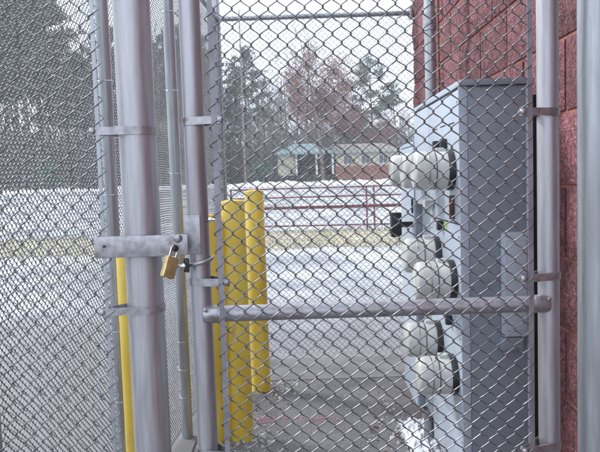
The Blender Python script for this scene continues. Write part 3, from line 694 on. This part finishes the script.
def bare(kind, seed, h, spread, **k):
    root = bpy.data.objects.new('bare_tree', None); COL.objects.link(root)
    segs, tips = branches(seed, h, spread, **k)
    seg_mesh('trunk', [s for s in segs if s[4] == 0], BARK if seed % 2 else BARK2, root, 7)
    seg_mesh('limb', [s for s in segs if s[4] in (1, 2)], BARK if seed % 2 else BARK2, root, 4)
    tw = seg_mesh('crown', [(s[0], s[1], max(s[2], .011), max(s[3], .008), s[4]) for s in segs if s[4] > 2], TWIG, root, 3)
    proto[kind] = root; return root, segs, tips
bare('b0', 1, 17, 1.0, trunk_r=.22); bare('b1', 2, 19, .8, trunk_r=.20, start=.35); bare('b2', 5, 15, 1.15, trunk_r=.24, kids=(3, 5)); bare('b3', 8, 12, 1.0, trunk_r=.13, start=.15)
root, segs, tips = bare('rust', 12, 15.5, .85, trunk_r=.2, start=.18, upw=.5)
fine = [s for s in segs if s[4] >= 3]; rr = random.Random(4); pts = []
for s in fine:
    for _ in range(10 if s[0].z < 10 else 5):
        if rr.random() < .8: pts.append(tuple(s[0].lerp(s[1], rr.random())))
root.name = 'rust_leaved_tree'; leaf_mesh('foliage', pts, .085, RUSTL, root, 5, .50)
def pine(kind, seed, h, rad):
    root = bpy.data.objects.new('pine_tree', None); COL.objects.link(root); rr = random.Random(seed); tr = []; br = []; lf = []
    n = 10; pts = [Vector((.12*rr.gauss(0, 1)*i/n, .12*rr.gauss(0, 1)*i/n, h*i/n-.2)) for i in range(n+1)]
    for i in range(n): tr.append((pts[i], pts[i+1], .22*(1-i/n)+.03, .22*(1-(i+1)/n)+.03, 0))
    z = h*.42
    while z < h*.99:
        t = (z-h*.42)/(h*.58); f = min(1, z/h*n/n); q = pts[min(n-1, int(z/h*n))].lerp(pts[min(n, int(z/h*n)+1)], (z/h*n) % 1)
        for j in range(rr.randint(2, 4)):
            if rr.random() < .15: continue
            a = rr.random()*6.28; L_ = rad*(.35+.75*math.sin(math.pi*min(1, .25+t*.75)))*rr.uniform(.55, 1.1)*(1-.5*t*t)
            e = q+Vector((math.cos(a)*L_, math.sin(a)*L_, L_*rr.uniform(.05, .5))); mid = q.lerp(e, .5)+Vector((0, 0, -.1*L_)); br += [(q, mid, .05, .035, 1), (mid, e, .035, .015, 1)]
            for c_ in range(int(3+L_*2.4)):
                tt = rr.uniform(.4, 1.05); base = q.lerp(e, tt)+Vector((rr.gauss(0, .32), rr.gauss(0, .32), rr.gauss(.05, .18)))
                br.append((q.lerp(e, min(1, tt)), base, .012, .008, 2))
                for _ in range(26): lf.append(tuple(base+Vector((rr.gauss(0, .20), rr.gauss(0, .20), rr.gauss(0, .13)))))
        z += rr.uniform(.25, .5)
    seg_mesh('trunk', tr, BARK2, root, 7); seg_mesh('limb', br, BARK2, root, 3); leaf_mesh('needles', lf, .11, PINE, root, seed, .02); proto[kind] = root
pine('p0', 21, 18, 3.5); pine('p1', 33, 17, 3.7)
used = set()
def place(kind, x, y, s, rz, label, cat='tree', group='trees at the far side of the lot'):
    o = proto[kind]
    if kind in used: o = copy_tree(o)
    used.add(kind); o.location = (x, y, gz(y)); o.rotation_euler.z = rz; o.scale = (s,)*3; tag(o, label, cat, group); return o
def pxx(px, y): return (px-300)/640*y
place('rust', pxx(325, 74), 74, 1.1, .5, 'tree with rust-red leaves still hanging, in the middle beside the teal roof')
place('rust', pxx(388, 92), 92, .62, 2.5, 'small rust-leaved tree just left of the meter cabinet')
place('p0', pxx(250, 86), 86, 1.02, 1.0, 'tall loose-crowned pine standing above the yellow bollards')
place('p1', pxx(374, 97), 97, 1.08, 2.0, 'pine with a broad crown behind the pale house, near the wall end')
place('p1', pxx(226, 92), 92, .8, 0.3, 'shorter pine at the left of the gate mesh, near the corner pole')
place('b1', pxx(306, 88), 88, 1.22, .9, 'tall thin bare tree rising highest just left of the rust-red tree')
place('b0', pxx(286, 86), 86, .95, 2.2, 'bare tree behind the carport roof between pine and rust-red tree')
place('b3', pxx(262, 80), 80, .9, .1, 'low bare tree in front of the woods above the bollards')
place('b3', pxx(345, 99), 99, 1.1, 4.1, 'slender bare tree between rust-red tree and pale house')
place('rust', pxx(340, 95), 95, .95, 3.9, 'fainter rust-brown tree just behind and right of the main rust-red tree')
place('b2', pxx(402, 100), 100, 1.0, 5.0, 'wide bare tree partly covered by the meter cabinet')
G = 'grey bare woods beyond the lot'
rr = random.Random(77)
for i in range(58):          # a dense belt low behind the middle
    px = 214+(i*3.4 if i < 28 else 95+(i-28)*4)+rr.uniform(-4, 4)
    y = rr.uniform(98, 128); place(rr.choice(('b0', 'b2', 'b2', 'b3')), pxx(px, y), y, rr.uniform(.75, 1.05)*(1.25 if px < 305 else .85), rr.random()*6, 'grey bare tree in the thick belt of woods behind the lot', group=G)
G2 = 'tall woods seen through the left mesh'
for i in range(50):
    px = -34+i*5.0+rr.uniform(-5, 5); y = rr.uniform(78, 92) if i % 2 else rr.uniform(95, 115)
    k_ = rr.choice(('b0', 'b1', 'b2', 'b1', 'b2', 'b0', 'p0', 'p1')); ev = k_[0] == 'p'
    place(k_, pxx(px, y), y, rr.uniform(1.0, 1.4)*(1.3 if px < 50 else .92), rr.random()*6, 'dark pine among the tall woods seen through the left mesh' if ev else 'tall bare tree in the woods seen through the left mesh',
          group='pines seen through the left mesh' if ev else G2)
for k_, o in proto.items():
    if k_ not in used: print('unused', k_)
# thicket at the foot of the woods: countless thin stems
def thicket(name, x0, x1, y0, y1, n, hmax, label, seed, m):
    rs = np.random.RandomState(seed); x = rs.uniform(x0, x1, n); y = rs.uniform(y0, y1, n)
    h = hmax*rs.uniform(.3, 1, n)*(.6+.4*np.abs(np.sin(x*.5)+.5*np.sin(x*.23+1))/1.5)
    g = np.array([gz(q) for q in y]); segs = []
    for i in range(n):
        a = Vector((x[i], y[i], g[i])); c = a+Vector((rs.normal(0, .12*h[i]), rs.normal(0, .1*h[i]), h[i])); mid = a.lerp(c, .45)
        segs.append((a, mid, .045, .03, 0)); segs.append((mid, c, .03, .012, 0))
        for _ in range(3):
            q = a.lerp(c, rs.uniform(.3, .9)); segs.append((q, q+Vector((rs.normal(0, .3), rs.normal(0, .3), rs.uniform(.2, .5)))*h[i]*.3, .014, .008, 0))
    o = seg_mesh(name, segs, m, None, 3); tag(o, label, 'undergrowth', kind='stuff'); return o
thicket('undergrowth', -14, 17, 93, 116, 9000, 9.5, 'grey brown leafless thicket at the foot of the far woods', 1, TWIG)
thicket('undergrowth', -64, -12, 78, 104, 14000, 11, 'grey brown leafless thicket behind the lot seen through the left mesh', 2, TWIG)
# green shrubs
def shrub(px, y, w_, h_, label, seed):
    t = thing('shrub', label, 'shrub', (pxx(px, y), y, gz(y))); rr = random.Random(seed); pts = []; st = []
    for i in range(14):
        a = rr.random()*6.28; q = rr.random()**.5; e = Vector((math.cos(a)*q*w_*.42, math.sin(a)*q*w_*.4, h_*rr.uniform(.4, .85))); st.append((Vector((0, 0, 0)), e, .04, .015, 0))
        for _ in range(300): pts.append(tuple(e+Vector((rr.gauss(0, w_*.11), rr.gauss(0, w_*.11), rr.gauss(0, h_*.12)))))
        for _ in range(100): f = rr.random(); pts.append(tuple(e*f+Vector((rr.gauss(0, w_*.12), rr.gauss(0, w_*.12), abs(rr.gauss(0, h_*.08))))))
    seg_mesh('stem', st, BARK2, t, 5); leaf_mesh('foliage', pts, .085, BUSH, t, seed, .02)
shrub(262, 76, 3.2, 2.6, 'dark green shrub at the left end of the teal-roofed building', 1)
shrub(52, 66, 2.4, 2.7, 'dark green shrub standing in front of the woods seen through the left mesh', 2)
# thin bare utility pole left of centre
up_ = thing('utility_pole', 'thin wooden pole rising high above the pine over the bollards', 'pole', (pxx(247, 70), 70, gz(70)))
MB().lathe((0, 0, -.3), (0, 0, 1), [(0, .10), (19, .06)], 10).build('pole', BARK, up_, 40)
MB().box(-1.1, -.06, 17.6, 1.1, .06, 17.75, .01).build('crossarm', BARK2, up_, 40)

# ---------------------------------------------------------------- damp winter air
hz = MB().box(-140, -25, -1.2, 140, 215, 40).build('haze', None or WHITE); tag(hz, kind='stuff')
HM = bpy.data.materials.new('haze_air'); HM.use_nodes = True; n_ = HM.node_tree; n_.nodes.clear()
pv = n_.nodes.new('ShaderNodeVolumePrincipled'); pv.inputs['Color'].default_value = (.88, .94, 1, 1); pv.inputs['Density'].default_value = .0015
oo = n_.nodes.new('ShaderNodeOutputMaterial'); n_.links.new(pv.outputs[0], oo.inputs['Volume']); hz.data.materials.clear(); hz.data.materials.append(HM)
